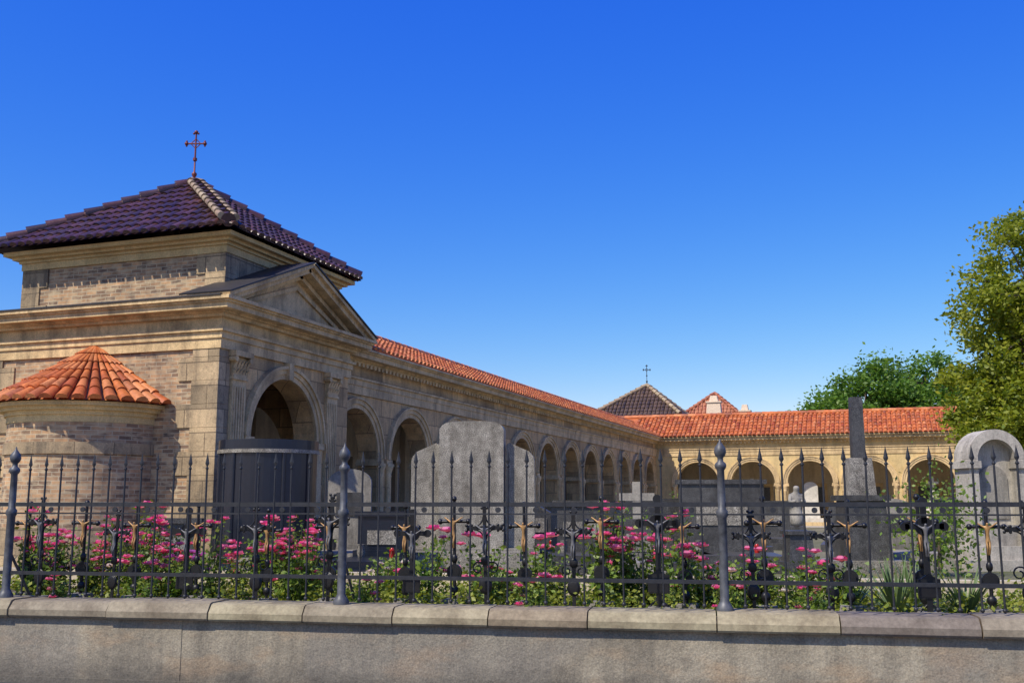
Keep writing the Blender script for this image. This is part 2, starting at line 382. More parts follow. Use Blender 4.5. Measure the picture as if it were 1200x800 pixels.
rw=empty('cross_arcade_wing')
O=(0,54.9); ar2=[(-9.1+2.87*i,1.12,2.76) for i in range(5)]
arcade(rw,O,RS,RN,-11.3,5.1,ar2,5.0,M_ochre)
t=MB(); entab(t,O,RS,RN,-11.25,5.1,5.2,1)
for i in range(78): t.obox(O,RS,RN,-11+i*.2,-10.9+i*.2,.10,.15,4.83,4.91,1)
t.obox(O,RS,RN,-11.3,5.1,-.51,.12,.6,.78,1)
t.box(-15.3,5.1,58.6,58.9,.6,5.3,0);t.box(4.8,5.1,55.4,58.6,.6,5.2,0)
t.box(-15,4.8,55.4,58.6,.6,.73,0); t.box(-15,4.8,54.95,58.6,4.5,4.62,0)
for a in ar2:
    t.box(a[0]-.5,a[0]+.5,58.45,58.6,1.2,2.6,2)
    t.box(a[0]-.65,a[0]+.65,58.5,58.6,1.0,2.8,1)
t.add([(5.1,54.7,5.2),(5.1,58.9,5.2),(5.1,56.7,6.5)],[(0,1,2)],0)
t.build('arcade_body',[M_plas,M_trim,M_gran2],rw)
t=MB(); rise=Vector((0,2.2,1.25)); L=rise.length
t.add([(-15.3,54.45,5.22),(5.35,54.45,5.22),(5.35,56.65,6.47),(-15.3,56.65,6.47)],[(0,1,2,3)])
t.add([(-15.3,58.95,5.22),(5.35,58.95,5.22),(5.35,56.65,6.47),(-15.3,56.65,6.47)],[(0,1,2,3)])
t.tiles((0,54.45,5.24),(1,0,0),rise,-12.6,5.35,lambda a:(0,L) if a>-10.9 else ((-10.9-a)*.95,L),b0=.06)
for i in range(51): t.tube((-15+i*.4,56.65,6.5),(-15+i*.4+.44,56.65,6.5),.13,.11,8,0)
t.build('tiled_roof',[M_orange],rw)

# ------------------------------------------------------------ pavilions
def pyramid(mb,x0,x1,y0,y1,z,apex,m=0,mr=1,sp=.24):
    cs=[(x0,y0,z),(x1,y0,z),(x1,y1,z),(x0,y1,z)]
    mb.add(cs+[apex],[(0,1,4),(1,2,4),(2,3,4),(3,0,4)],m)
    for i in range(4):
        p=Vector(cs[i]);q=Vector(cs[(i+1)%4]);A=(q-p);W=A.length;A.normalize()
        ap=Vector(apex); t=(ap-p).dot(A); foot=p+A*t; B=ap-foot; L=B.length
        def lim(a,t=t,W=W,L=L): 
            return (0,(L*a/t if a<t else L*(W-a)/(W-t))-.02)
        mb.tiles(p+Vector((0,0,.02)),A,B,0,W,lim,sp=sp,b0=.06,m=m,r=.09)
        n=int((ap-p).length/.38)
        for k in range(n):
            u=p.lerp(ap,k/n)+Vector((0,0,.09));v=p.lerp(ap,(k+1.12)/n)+Vector((0,0,.06))
            mb.tube(u,v,.135,.10,9,mr)
def finial(mb,c,h,m=0):
    x,y,z=c
    mb.lathe(c,[(.1,-.1),(.07,.03),(.03,.08),(.03,.16),(.055,.2),(.055,.24),(.02,.28),(.016,h*.55)],10,m)
    mb.tube((x,y,z+h*.5),(x,y,z+h),.02,.018,8,m)
    zc=z+h*.78; w=h*.17
    D=Vector((.94,.335,0))
    P=Vector((x,y,zc)); mb.tube(P-D*w,P+D*w,.018,.018,8,m)
    for q in(P-D*w,P+D*w,Vector((x,y,z+h))):
        mb.ball(q,.045,m,8,6)
    for q in(P-D*w,P+D*w):
        mb.ball(q+Vector((0,0,.05)),.025,m,6,4);mb.ball(q-Vector((0,0,.05)),.025,m,6,4)
    for q in(-1,1):
        mb.ball(Vector((x,y,z+h-.03))+D*.05*q,.026,m,6,4)
        for s2 in(-1,1): mb.tube(P+D*.11*q,P+Vector((0,0,.11*s2)),.010,.010,6,m)
    mb.tube((x,y,z+h*.45),(x,y,z+h*.5),.045,.045,8,m)

pv=empty('corner_pavilion')
X0,X1,Y0,Y1=-16.45,-10.95,15.25,19.95
w=MB(); w.arch_wall((X1,0),LS,LN,Y0,Y1,.6,4.45,[(17.42,1.19,2.93)],.5,0)
w.arch_wall((0,Y1),RS,(0,1),X0+.4,X1-.5,.6,4.45,[(-13.6,1.3,2.7)],.4,0)
w.box(X0,X0+.4,Y0+.4,Y1,.6,4.45,0)
w.build('arched_stone_walls',[M_sand],pv)
w=MB(); w.box(X0,X1-.5,Y0+.001,Y0+.4,.6,4.45,0)
w.build('brick_side_wall',[M_brick],pv)
q=MB(); z=1.35;i=0
while z<4.4:
    z1=min(z+.42,4.44); L=.85 if i%2==0 else .55
    q.box(X1-L,X1+.012,Y0-.03-.004*(i%3),Y0+.3,z+.006,z1,0)
    q.box(X0-.03,X0+L,Y0-.03-.004*(i%3),Y0+.3,z+.006,z1,0)
    z=z1;i+=1
q.box(X0-.08,X1+.05,Y0-.10,Y0+.3,.6,1.1,0); q.box(X0-.06,X1+.03,Y0-.06,Y0+.3,1.1,1.34,0)
q.build('corner_quoins',[M_quoin],pv)
e=MB()
def slab(x0,x1,y0,y1,z0,z1,o,m=0): e.box(x0-o,x1+o,y0-o,y1+o,z0,z1,m)
slab(X0,X1,Y0,Y1,4.44,4.62,.05);slab(X0,X1,Y0,Y1,4.62,4.74,.08);slab(X0,X1,Y0,Y1,4.74,4.79,.13)
slab(X0,X1,Y0,Y1,4.79,5.0,.03);slab(X0,X1,Y0,Y1,5.0,5.06,.14);slab(X0,X1,Y0,Y1,5.06,5.10,.2)
slab(X0,X1,Y0,Y1,5.10,5.20,.38);slab(X0,X1,Y0,Y1,5.20,5.24,.42);slab(X0,X1,Y0,Y1,5.24,5.30,.47)
e.build('entablature',[M_trim],pv)
e=MB(); e.box(X0-.49,X1+.3,Y0-.49,Y1+.49,5.302,5.33,0); e.build('lead_flashing',[M_lead],pv)
p=MB(); O=(X1,0)
for c in(15.78,19.17):
    p.obox(O,LS,LN,c-.30,c+.30,-.1,.14,.6,1.0);p.obox(O,LS,LN,c-.26,c+.26,-.1,.10,1.0,1.12)
    p.obox(O,LS,LN,c-.21,c+.21,-.1,.07,1.12,3.92)
    for j in range(5): p.obox(O,LS,LN,c-.17+j*.075,c-.17+j*.075+.035,.07,.088,1.25,3.8)
    p.obox(O,LS,LN,c-.23,c+.23,-.1,.10,3.92,3.97)
    for j in range(5):
        u=c-.19+j*.095
        for zz,o in((3.97,.10),(4.12,.13)):
            x=X1+o; p.add([(x-.04,u-.045,zz),(x-.04,u+.045,zz),(x,u+.03,zz+.10),(x+.045,u,zz+.15),(x,u-.03,zz+.10),(x-.06,u,zz+.14)],[(0,1,2,4),(4,2,3),(1,5,3,2),(0,4,3,5)],0)
    p.obox(O,LS,LN,c-.20,c+.20,-.1,.08,3.97,4.33)
    for sg in(-1,1): p.tube((X1+.02,c+sg*.23,4.29),(X1+.16,c+sg*.23,4.29),.055,.055,10)
    p.obox(O,LS,LN,c-.28,c+.28,-.1,.17,4.34,4.437)
p.ring(O,LS,LN,17.42,2.93,1.187,1.29,-.01,.05);p.ring(O,LS,LN,17.42,2.93,1.29,1.38,-.01,.08);p.ring(O,LS,LN,17.42,2.93,1.38,1.44,-.01,.12)
for sg in(-1,1):
    a,b=sorted((17.42+sg*1.14,17.42+sg*1.42)); p.obox(O,LS,LN,a,b,-.52,.10,2.80,2.925); p.obox(O,LS,LN,a+.02,b-.02,-.5,.05,.6,2.80)
p.obox(O,LS,LN,17.34,17.5,-.02,.14,4.10,4.43)
p.build('pilasters_and_archivolt',[M_trim],pv)
pd=MB(); yc=17.6; ya,yb=Y0-.42,Y1+.42; zb=5.31; za=6.42
pd.add([(X1+.05,ya+.2,zb),(X1+.05,yb-.2,zb),(X1+.05,yc,za-.1)],[(0,1,2)],0)
def rake(y0,z0,y1,z1,t0,t1,x0,x1,m):
    d=Vector((0,y1-y0,z1-z0)).normalized(); n=Vector((0,-d.z,d.y)); n=n if n.z>0 else -n
    a=Vector((x0,y0,z0));b=Vector((x0,y1,z1))
    pd.ext([a+n*t0,b+n*t0,b+n*t1,a+n*t1],(x1-x0,0,0),m)
for y_ in(ya,yb):
    rake(y_,zb-.02,yc,za-.02,-.22,-.13,X1-.45,X1+.18,0)
    rake(y_,zb,yc,za,-.13,-.03,X1-.45,X1+.38,0)
    rake(y_,zb,yc,za,-.03,.04,X1-.45,X1+.46,0)
    rake(y_,zb,yc,za,.045,.075,X1-.6,X1+.49,1)
for y_ in(ya+1.1,yb-1.1): rake(y_,zb+.12,yc,za-.42,-.05,.03,X1+.05,X1+.10,0)
pd.build('pediment',[M_trim,M_lead],pv)
x0,x1,y0,y1=-16.15,-11.35,15.85,20.05
at=MB(); at.box(x0,x1,y0,y1,5.33,6.70,0); at.build('attic_brick',[M_brick],pv)
q=MB()
q.box(x0+.05,x1+.02,y0+.3,y1+.02,5.34,6.5,0)
for z0_,z1_,Lq in((5.34,5.62,.62),(5.625,5.98,.42),(5.985,6.36,.62)):
    q.box(x1-Lq,x1+.03,y0-.03,y0+.5,z0_,z1_,0); q.box(x0-.03,x0+Lq,y0-.03,y0+.5,z0_,z1_,0)
q.build('attic_quoins',[M_quoin],pv)
e=MB()
for a,b,o in((6.36,6.50,.05),(6.50,6.56,.09),(6.56,6.62,.18),(6.62,6.70,.30)): e.box(x0-o,x1+o,y0-o,y1+o,a,b,0)
e.build('attic_cornice',[M_ochre],pv)
r=MB(); pyramid(r,-16.65,-10.95,15.33,20.4,6.73,(-13.76,17.95,8.55),0,0,.21)
r.build('glazed_tile_roof',[M_purple,M_ridge],pv)
h=MB(); p_=Vector((-10.95,15.33,6.73));ap=Vector((-13.76,17.95,8.55))
for off in(-.13,.13):
    o_=Vector((.67,.74,0))*off
    for k in range(11):
        u=p_.lerp(ap,k/11)+Vector((0,0,.15))+o_;v=p_.lerp(ap,(k+1.1)/11)+Vector((0,0,.12))+o_*(1 if k<10 else .3)
        h.tube(u,v,.075,.06,8,0)
h.build('hip_tiles',[M_ridge],pv)
cx=MB(); finial(cx,(-13.76,17.95,8.58),1.18); cx.build('finial_cross',[M_rust],pv)

ac=(-13.7,15.25)
a=MB()
def halfring(mb,r0,z0,r1,z1,m=0,sm=False,n=28):
    for i in range(n):
        t0=math.pi+math.pi*i/n;t1=math.pi+math.pi*(i+1)/n
        mb.add([(r0*math.cos(t0),r0*math.sin(t0),z0),(r0*math.cos(t1),r0*math.sin(t1),z0),(r1*math.cos(t1),r1*math.sin(t1),z1),(r1*math.cos(t0),r1*math.sin(t0),z1)],[(0,1,2,3)],m,sm)
halfring(a,1.40,.6,1.40,3.3,0,True)
ap_=a.build('apse_brick',[M_brickc],pv,loc=(ac[0],ac[1],0))
a=MB()
def hband(r,z0,z1,m=0):
    halfring(a,1.3,z0,r,z0,m);halfring(a,r,z0,r,z1,m,True);halfring(a,r,z1,1.3,z1,m)
hband(1.50,.6,1.2);hband(1.45,1.2,1.3);hband(1.44,2.55,2.75);hband(1.42,3.1,3.22,1);hband(1.46,3.22,3.30,1);hband(1.54,3.30,3.37,1);hband(1.63,3.37,3.44,1)
a.build('apse_bands',[M_quoin,M_ochre],pv,loc=(ac[0],ac[1],0))
a=MB(); halfring(a,1.70,3.45,0.0,4.6,0)
nc=21; z0_=3.46;z1_=4.62
for i in range(nc):
    t=math.pi+math.pi*(i+.5)/nc; D=Vector((math.cos(t),math.sin(t),0));T=Vector((-math.sin(t),math.cos(t),0))
    nk=6
    for k in range(nk):
        u0=k/nk-.02;u1=min(1,(k+1.12)/nk)
        vs=[]; jj=random.uniform(.95,1.08)
        for u,upp,sc in((u0,.035,1.0),(u1,.0,.9)):
            rr=1.72*(1-u)*.99+.02; wv=max(.03,rr*math.pi/nc*.5*.86)*sc*jj; zz=z0_+(z1_-z0_)*u
            for j in range(6):
                th=math.pi*j/5
                vs.append(D*rr+T*(-wv*math.cos(th))+Vector((.45*D.x,.45*D.y,.8))*(wv*.85*math.sin(th)+upp)+Vector((0,0,zz)))
        a.add(vs,[(j,j+1,j+7,j+6) for j in range(5)],0,True); a.add(vs[:6],[tuple(range(6))],0)
a.build('apse_tiled_cone',[M_orange],pv,loc=(ac[0],ac[1],0))

fpv=empty('far_pavilion')
b=MB(); b.box(-15.9,-11.1,58.95,63.2,.6,5.2,0)
for z0_,z1_,o in((4.9,5.0,.1),(5.0,5.12,.3),(5.12,5.25,.4)): b.box(-15.9-o,-11.1+o,58.6-o+.35,63.2+o,z0_,z1_,1)
b.box(-15.6,-11.4,59.3,62.6,5.25,6.5,2)
for z0_,z1_,o in((6.45,6.55,.08),(6.55,6.66,.2),(6.66,6.74,.3)): b.box(-15.6-o,-11.4+o,59.0-o+.3,62.6+o,z0_,z1_,1)
b.build('pavilion_body',[M_sand,M_trim,M_ochre],fpv)
r=MB(); pyramid(r,-16.1,-10.6,58.6,63.2,6.76,(-13.0,60.9,8.75),0,1); r.build('tiled_roof',[M_brown,M_ridge],fpv)
cx=MB(); finial(cx,(-13.0,60.9,8.8),1.2); cx.build('finial_cross',[M_iron],fpv)

hs=empty('red_roofed_house')
b=MB(); b.box(-14,-8.5,73,80,0.6,7.2,0)
for cx_,cy_,hh,ww in((-10.7,72.4,9.2,1.25),(-8.7,73.4,8.6,1.0)):
    b.tbox(cx_,cy_,6.5,hh-.5,ww,.9,ww*.72,.6,0); b.tbox(cx_,cy_,hh-.5,hh-.4,ww*.85,.75,ww*.85,.75,0); b.tbox(cx_,cy_,hh-.4,hh,ww*.5,.5,ww*.35,.4,0)
b.build('house_walls',[M_cream],hs)
r=MB(); pyramid(r,-14.0,-8.4,72.8,78,7.3,(-11.0,74.9,9.6),0,0,.26); r.build('house_roof',[M_tred],hs)

# ------------------------------------------------------------ skinned figures
def skin_mesh(pts,ed,rad,lev=1):
    me=bpy.data.meshes.new('t'); me.from_pydata(pts,ed,[]); ob=bpy.data.objects.new('t',me); scene.collection.objects.link(ob)
    ob.modifiers.new('s','SKIN')
    for v,r_ in zip(me.skin_vertices[0].data,rad): v.radius=(r_,r_)
    me.skin_vertices[0].data[0].use_root=True
    ss=ob.modifiers.new('u','SUBSURF'); ss.levels=lev
    bpy.context.view_layer.update()
    dg=bpy.context.evaluated_depsgraph_get(); ev=ob.evaluated_get(dg); m2=ev.to_mesh()
    V=[tuple(v.co) for v in m2.vertices];F=[tuple(p.vertices) for p in m2.polygons]; ev.to_mesh_clear()
    bpy.data.objects.remove(ob); return V,F
CV,CF=skin_mesh([(0,0,.0),(0,-.01,.06),(0,-.012,.13),(0,-.03,.165),(0,-.035,.19),(.045,-.01,.145),(.09,0,.175),(.125,.01,.195),(-.045,-.01,.145),(-.09,0,.175),(-.125,.01,.195),
         (.016,-.01,-.02),(.014,-.035,-.09),(.008,-.005,-.17),(-.016,-.01,-.02),(-.014,-.035,-.09),(-.008,-.005,-.17)],
    [(0,1),(1,2),(2,3),(3,4),(2,5),(5,6),(6,7),(2,8),(8,9),(9,10),(0,11),(11,12),(12,13),(0,14),(14,15),(15,16)],
    [.024,.021,.025,.011,.020,.012,.009,.007,.012,.009,.007,.015,.012,.008,.015,.012,.008])
SV,SF=skin_mesh([(0,0,.42),(0,0,.25),(0,0,.04),(0,0,.54),(0,-.01,.60),(0,-.03,.66),(0,-.035,.71),(.09,0,.55),(.12,-.05,.44),(.04,-.12,.47),(-.09,0,.55),(-.12,-.05,.44),(-.04,-.12,.47)],
    [(0,1),(1,2),(0,3),(3,4),(4,5),(5,6),(3,7),(7,8),(8,9),(3,10),(10,11),(11,12)],
    [.085,.11,.14,.085,.035,.055,.045,.04,.035,.022,.04,.035,.022],2)
def cross_obj(kind):
    m=MB(); H=1.12
    m.tbox(0,0,0,.14,.26,.2,.2,.15,3)
    zc=H*.80
    if kind==0:
        m.box(-.018,.018,-.008,.008,.14,H); m.box(-.16,.16,-.009,.009,zc-.018,zc+.018)
        for q in((-.16,zc),(.16,zc),(0,H)):
            m.ball((q[0],0,q[1]),(.028,.012,.028),0,8,6)
            for dx,dz in((.026,.026),(-.026,.026),(.026,-.026),(-.026,-.026)): m.ball((q[0]+dx,0,q[1]+dz),(.016,.009,.016),0,6,4)
        for sx in(-1,1):
            for sz in(-1,1):
                for k in range(5):
                    t0=math.pi/2*k/5;t1=math.pi/2*(k+1)/5
                    m.tube((sx*(.11-.095*math.sin(t0)),0,zc+sz*(.11-.095*math.cos(t0))),(sx*(.11-.095*math.sin(t1)),0,zc+sz*(.11-.095*math.cos(t1))),.008,.008,5,0)
        for sx in(-1,1):
            pr=None
            for k in range(15):
                t=k/14*2*math.pi*1.25; rr=.07*(1-k/20)
                p=Vector((sx*(.075-rr*math.cos(t)),0,.50+rr*math.sin(t)))
                if pr: m.tube(pr,p,.008,.008,5,0)
                pr=p
        m.ball((0,-.012,.33),(.07,.012,.085),0,16,8); m.ball((0,-.022,.33),(.055,.008,.07),0,16,8)
        m.ball((0,-.008,.58),(.045,.012,.05),0,10,6)
        fm=2; fz=zc-.03
    elif kind==1:
        m.tube((0,0,.14),(0,0,H),.018,.016,8); m.tube((-.15,0,zc),(.15,0,zc),.016,.016,8)
        for q in((-.15,zc),(.15,zc),(0,H)): m.ball((q[0],0,q[1]),.028,0,8,6)
        m.tube((0,-.02,.40),(0,.01,.40),.078,.078,18,0); m.tube((0,-.025,.40),(0,-.02,.40),.058,.058,18,0)
        m.ball((0,0,.22),(.045,.035,.05),0,10,6);m.ball((0,0,.53),(.032,.03,.05),0,10,6)
        fm=1; fz=zc-.02
    else:
        m.box(-.026,.026,-.012,.012,.14,H); m.box(-.17,.17,-.013,.013,zc-.026,zc+.026)
        for sx in(-1,1):
            m.tube((sx*.17,-.013,zc),(sx*.17,.013,zc),.042,.042,12)
            m.tube((sx*.022,0,.2),(sx*.09,0,.14),.01,.01,6)
        m.tube((0,-.013,H),(0,.013,H),.042,.042,12)
        m.tube((0,-.012,zc),(0,.012,zc),.085,.085,16)
        m.box(-.09,.09,-.03,-.012,.27,.42,0);m.box(-.10,.10,-.026,-.014,.26,.43,0)
        m.add([(-.09,-.03,.42),(.09,-.03,.42),(0,-.03,.48),(0,-.012,.48),(-.09,-.012,.42),(.09,-.012,.42)],[(0,1,2),(0,2,3,4),(1,5,3,2)])
        fm=2; fz=zc-.03
    m.add([(v[0]*.8,v[1]*.8-.028,v[2]*.84+fz-.10) for v in CV],CF,fm,True)
    return m
protos=[cross_obj(k) for k in range(3)]
pm=[]
def place_cross(kind,s_,n,sc):
    if len(pm)<3:
        for k in range(3): pm.append(protos[k].build('x',[M_black,M_gold,M_silver,M_grave]).data)
        for o in list(scene.objects):
            if o.name.startswith('x'): bpy.data.objects.remove(o)
    o=bpy.data.objects.new('iron_grave_cross',pm[kind]); scene.collection.objects.link(o)
    o.location=fp(s_,n,.62); o.rotation_euler[2]=FROT+random.uniform(-.2,.12); o.rotation_euler[1]=random.uniform(-.03,.03); o.scale=(sc,)*3
s_=-4.2;i=0
while s_<7.2:
    place_cross(0 if i%3 else 2,s_,.40+random.uniform(-.03,.1),random.uniform(.88,1.02)); s_+=random.uniform(.66,.86); i+=1
s_=-4.65
while s_<7.5:
    place_cross(1,s_,.78+random.uniform(-.08,.12),random.uniform(.90,1.03)); s_+=random.uniform(.5,.82)

# ------------------------------------------------------------ leaves helpers
def leaves(mb,C,size,m=0,asp=.55):
    n=len(C); d=rng.normal(size=(n,3)); d[:,2]*=.6; d/=np.linalg.norm(d,axis=1)[:,None]
    e=rng.normal(size=(n,3)); e-= (e*d).sum(1)[:,None]*d; e/=np.linalg.norm(e,axis=1)[:,None]
    sz=size*rng.uniform(.6,1.3,n)[:,None]
    P=np.stack([C-d*sz*.5,C+e*sz*asp*.5,C+d*sz*.5,C-e*sz*asp*.5],1).reshape(-1,3)
    o=len(mb.v); mb.v.extend(map(tuple,P.tolist()))
    mb.f.extend([(o+4*i,o+4*i+1,o+4*i+2,o+4*i+3) for i in range(n)]); mb.m.extend([m]*n); mb.sm.extend([False]*n)
ML_tree=leafmat('tree_leaves',[(.21,.27,.02),(.33,.37,.03),(.14,.21,.02),(.42,.42,.04),(.25,.31,.03)],.5)
ML_tree2=leafmat('far_tree_leaves',[(.12,.25,.035),(.18,.33,.045),(.09,.18,.03),(.24,.37,.05)],.5)
ML_rose=leafmat('rose_leaves',[(.09,.17,.02),(.16,.27,.03),(.24,.33,.05),(.11,.20,.03),(.32,.37,.06)],.4)
ML_yel=leafmat('groundcover_leaves',[(.22,.28,.025),(.33,.36,.04),(.15,.22,.02),(.42,.42,.07)],.4)
M_pink=leafmat('rose_petals',[(.88,.08,.32),(.88,.2,.44),(.8,.04,.24),(.92,.42,.60),(.88,.13,.38)],.3)
M_white=leafmat('pale_petals',[(.85,.75,.72),(.8,.6,.6),(.85,.8,.7)],.3)
M_lilac=leafmat('lilac_petals',[(.55,.12,.5),(.7,.22,.62),(.5,.08,.45)],.3)
M_bark=plain('bark',(.09,.065,.045),.9,0,.4,8,.6)
M_stem=plain('green_stem',(.06,.09,.03),.7)
M_yucca=leafmat('yucca_blades',[(.12,.19,.06),(.2,.27,.1),(.08,.13,.05)],.2)

def tree(name,loc,h,lobes,nclump,lpc,ls,mat,tr=.22,cr=.6):
    m=MB(); x,y,z=loc
    pts=[Vector((x,y,z))]
    for k in range(1,7): pts.append(Vector((x+random.uniform(-.2,.2)*k*.3,y+random.uniform(-.2,.2)*k*.3,z+h*.13*k)))
    for k in range(6): m.tube(pts[k],pts[k+1],tr*(1-k*.14),tr*(1-(k+1)*.14),9,0,False)
    C=[]
    tot=sum(l[3]*l[4]*l[5] for l in lobes)
    for l in lobes:
        nn=max(3,int(nclump*l[3]*l[4]*l[5]/tot))
        for _ in range(nn):
            d=Vector((random.gauss(0,1),random.gauss(0,1),random.gauss(0,1))).normalized()
            rr=random.uniform(.3,1)**.5
            c=Vector((x+l[0]+d.x*l[3]*rr,y+l[1]+d.y*l[4]*rr,z+l[2]+d.z*l[5]*rr))
            C.append(c)
            if random.random()<.3:
                b=pts[random.randint(2,6)]; mid=b.lerp(c,.5)+Vector((0,0,.3))
                m.tube(b,mid,.07*tr/.22,.045*tr/.22,6,0,False);m.tube(mid,c,.045*tr/.22,.015,5,0,False)
    for c in C:
        k=int(lpc*random.uniform(.5,1.3)); s2=cr*random.uniform(.6,1.25)
        P=rng.normal(size=(k,3))*np.array([s2*.55,s2*.55,s2*.38])+np.array(c)
        leaves(m,P,ls,1)
    return m.build(name,[M_bark,mat])
x,y=cam2w(19.9,36)
tree('linden_tree',(x,y,.6),11.8,[(0,0,5.4,4.4,4.0,3.2),(-.7,-.5,7.9,3.5,3.0,1.9),(-.8,-.4,10.3,2.2,2.1,1.3),(-2.2,-1,4.2,2.2,2,2.0)],400,210,.19,ML_tree,.22,.55)
for lat,d,h,rx in((27.6,78,13.1,3.6),(31.8,80,13.4,4.0),(25.0,82,10.4,3.0),(38.5,78,12.5,4.5),(35.2,76,11.3,3.5)):
    x,y=cam2w(lat,d)
    tree('background_tree',(x,y,.6),h,[(0,0,h*.60,rx,rx,h*.26),(rx*.3,0,h*.80,rx*.6,rx*.6,h*.15)],110,130,.34,ML_tree2,.3,1.0)

# roses
def rose_bush(seed,hh,nb,pet=None):
    random.seed(seed); m=MB(); tips=[]
    for k in range(10):
        a=random.uniform(0,6.28); r_=random.uniform(.05,.28); t=Vector((math.cos(a)*r_,math.sin(a)*r_,hh*random.uniform(.55,1)))
        mid=t*.5+Vector((random.uniform(-.04,.04),random.uniform(-.04,.04),0))
        m.tube((0,0,0),mid,.007,.005,5,0,False);m.tube(mid,t,.005,.004,5,0,False); tips.append(t)
        P=[]
        for _ in range(46):
            u=random.uniform(.1,1); q=(mid*2*u if u<.5 else mid.lerp(t,(u-.5)*2)); P.append((q.x+random.gauss(0,.06),q.y+random.gauss(0,.06),max(.02,q.z+random.gauss(0,.05))))
        leaves(m,np.array(P),.065,1,.6)
    for k in range(nb):
        t=random.choice(tips)+Vector((random.gauss(0,.055),random.gauss(0,.055),random.uniform(-.12,.08)))
        R_=random.uniform(.040,.070)
        for ring,(n,tilt,rs) in enumerate(((5,.35,1.0),(5,.8,.8),(4,1.15,.55))):
            for j in range(n):
                a=6.28*j/n+ring*.5; D=Vector((math.cos(a),math.sin(a),0)); T=Vector((-D.y,D.x,0)); U=Vector((0,0,1))
                L=D*math.cos(tilt)+U*math.sin(tilt)
                b0=t; e=t+L*R_*1.3*rs; mdl=t+L*R_*.8*rs+D*R_*.25
                w_=R_*.75*rs
                m.add([b0,mdl-T*w_,e-T*w_*.5+U*.004,e+T*w_*.5+U*.004,mdl+T*w_],[(0,1,2,3,4)],2)
        m.ball(t+Vector((0,0,R_*.3)),R_*.45,2,6,4)
    return m.build('rose_bush',[M_stem,ML_rose,pet or M_pink])
rb=[rose_bush(1,.88,12),rose_bush(2,.68,7),rose_bush(3,.98,15),rose_bush(4,.5,5),rose_bush(5,.62,9,M_lilac),rose_bush(6,.6,5,M_white)]
random.seed(11)
used=set()
def put(ob_i,s_,n,sc):
    loc=fp(s_,n,.63); ob=rb[ob_i]
    if ob_i not in used: used.add(ob_i); ob.location=loc; ob.rotation_euler[2]=random.uniform(0,6); ob.scale=(sc,)*3
    else: inst(ob,'rose_bush',loc,random.uniform(0,6),sc)
for k in range(32):
    s_=random.uniform(-4.6,5.0)
    put(random.choice([1,3,3,1,5] if s_>-1.7 else [0,1,3,4,5]),s_,random.uniform(.9,2.4),random.uniform(.7,1.0))
for s_ in(-4.3,-3.95,-3.55,-3.25,-2.9,-2.3,-1.75,-1.45,-1.15,-.75,.4,1.2,2.3,2.5,2.65,2.85,3.05,3.3,3.9,4.6):
    put(random.choice([0,2]) if(-1.8<s_<-.4 or 2.2<s_<3.2 or s_<-2.8) else random.choice([1,3]),s_+random.uniform(-.1,.1),random.uniform(.9,2.0),random.uniform(.9,1.1))
for s_ in(-4.5,-3.1,-2.2,.1,1.8,3.6,4.3): put(3,s_,.3,.7)
m=MB(); P=[]
for _ in range(360):
    s_=random.uniform(-6,8);n=random.uniform(.35,2.8); h=random.uniform(.08,.3); c0=fp(s_,n,.63+h*.5)
    k=55; P.append(rng.normal(size=(k,3))*np.array([.13,.13,h*.35])+np.array(c0))
P=np.concatenate(P); P[:,2]=np.maximum(P[:,2],.64)
leaves(m,P,.055,0,.6); m.build('groundcover_plants',[ML_yel])

def yucca():
    m=MB()
    for k in range(70):
        a=random.uniform(0,6.28);el=random.uniform(.35,1.4);L=random.uniform(.4,.66);D=Vector((math.cos(a)*math.cos(el),math.sin(a)*math.cos(el),math.sin(el)))
        T=D.cross(Vector((0,0,1))).normalized(); vs=[]
        for j in range(5):
            u=j/4; p=D*L*u+Vector((0,0,-.16*u*u*math.cos(el))); w_=.018*(1-u**2)+.001
            vs+= [p-T*w_,p+T*w_]
        m.add(vs,[(2*j,2*j+1,2*j+3,2*j+2) for j in range(4)],0)
    return m.build('yucca_plant',[M_yucca])
y1=yucca(); y1.location=fp(5.1,.9,.63); y1.scale=(1.1,)*3
inst(y1,'yucca_plant',fp(5.75,1.1,.63),1,1.0); inst(y1,'yucca_plant',fp(4.75,1.4,.63),2.2,.95); inst(y1,'yucca_plant',fp(5.4,1.7,.63),3.2,1.1)
m=MB(); leaves(m,rng.normal(size=(1500,3))*np.array([.28,.28,.3])+np.array([0,0,.55]),.07,0,.6); m.tube((0,0,0),(0,0,.5),.03,.02,6,1)
sh=m.build('evergreen_shrub',[ML_rose,M_bark]); x,y=cam2w(6.55,16.0); sh.location=(x,y,.6); sh.scale=(1.1,1.1,1.3)
for lat,d,sc in((2.1,18,.8),(9.6,20,1.3),(3.9,25,1.0)):
    x,y=cam2w(lat,d); inst(sh,'evergreen_shrub',(x,y,.6),random.uniform(0,6),sc)

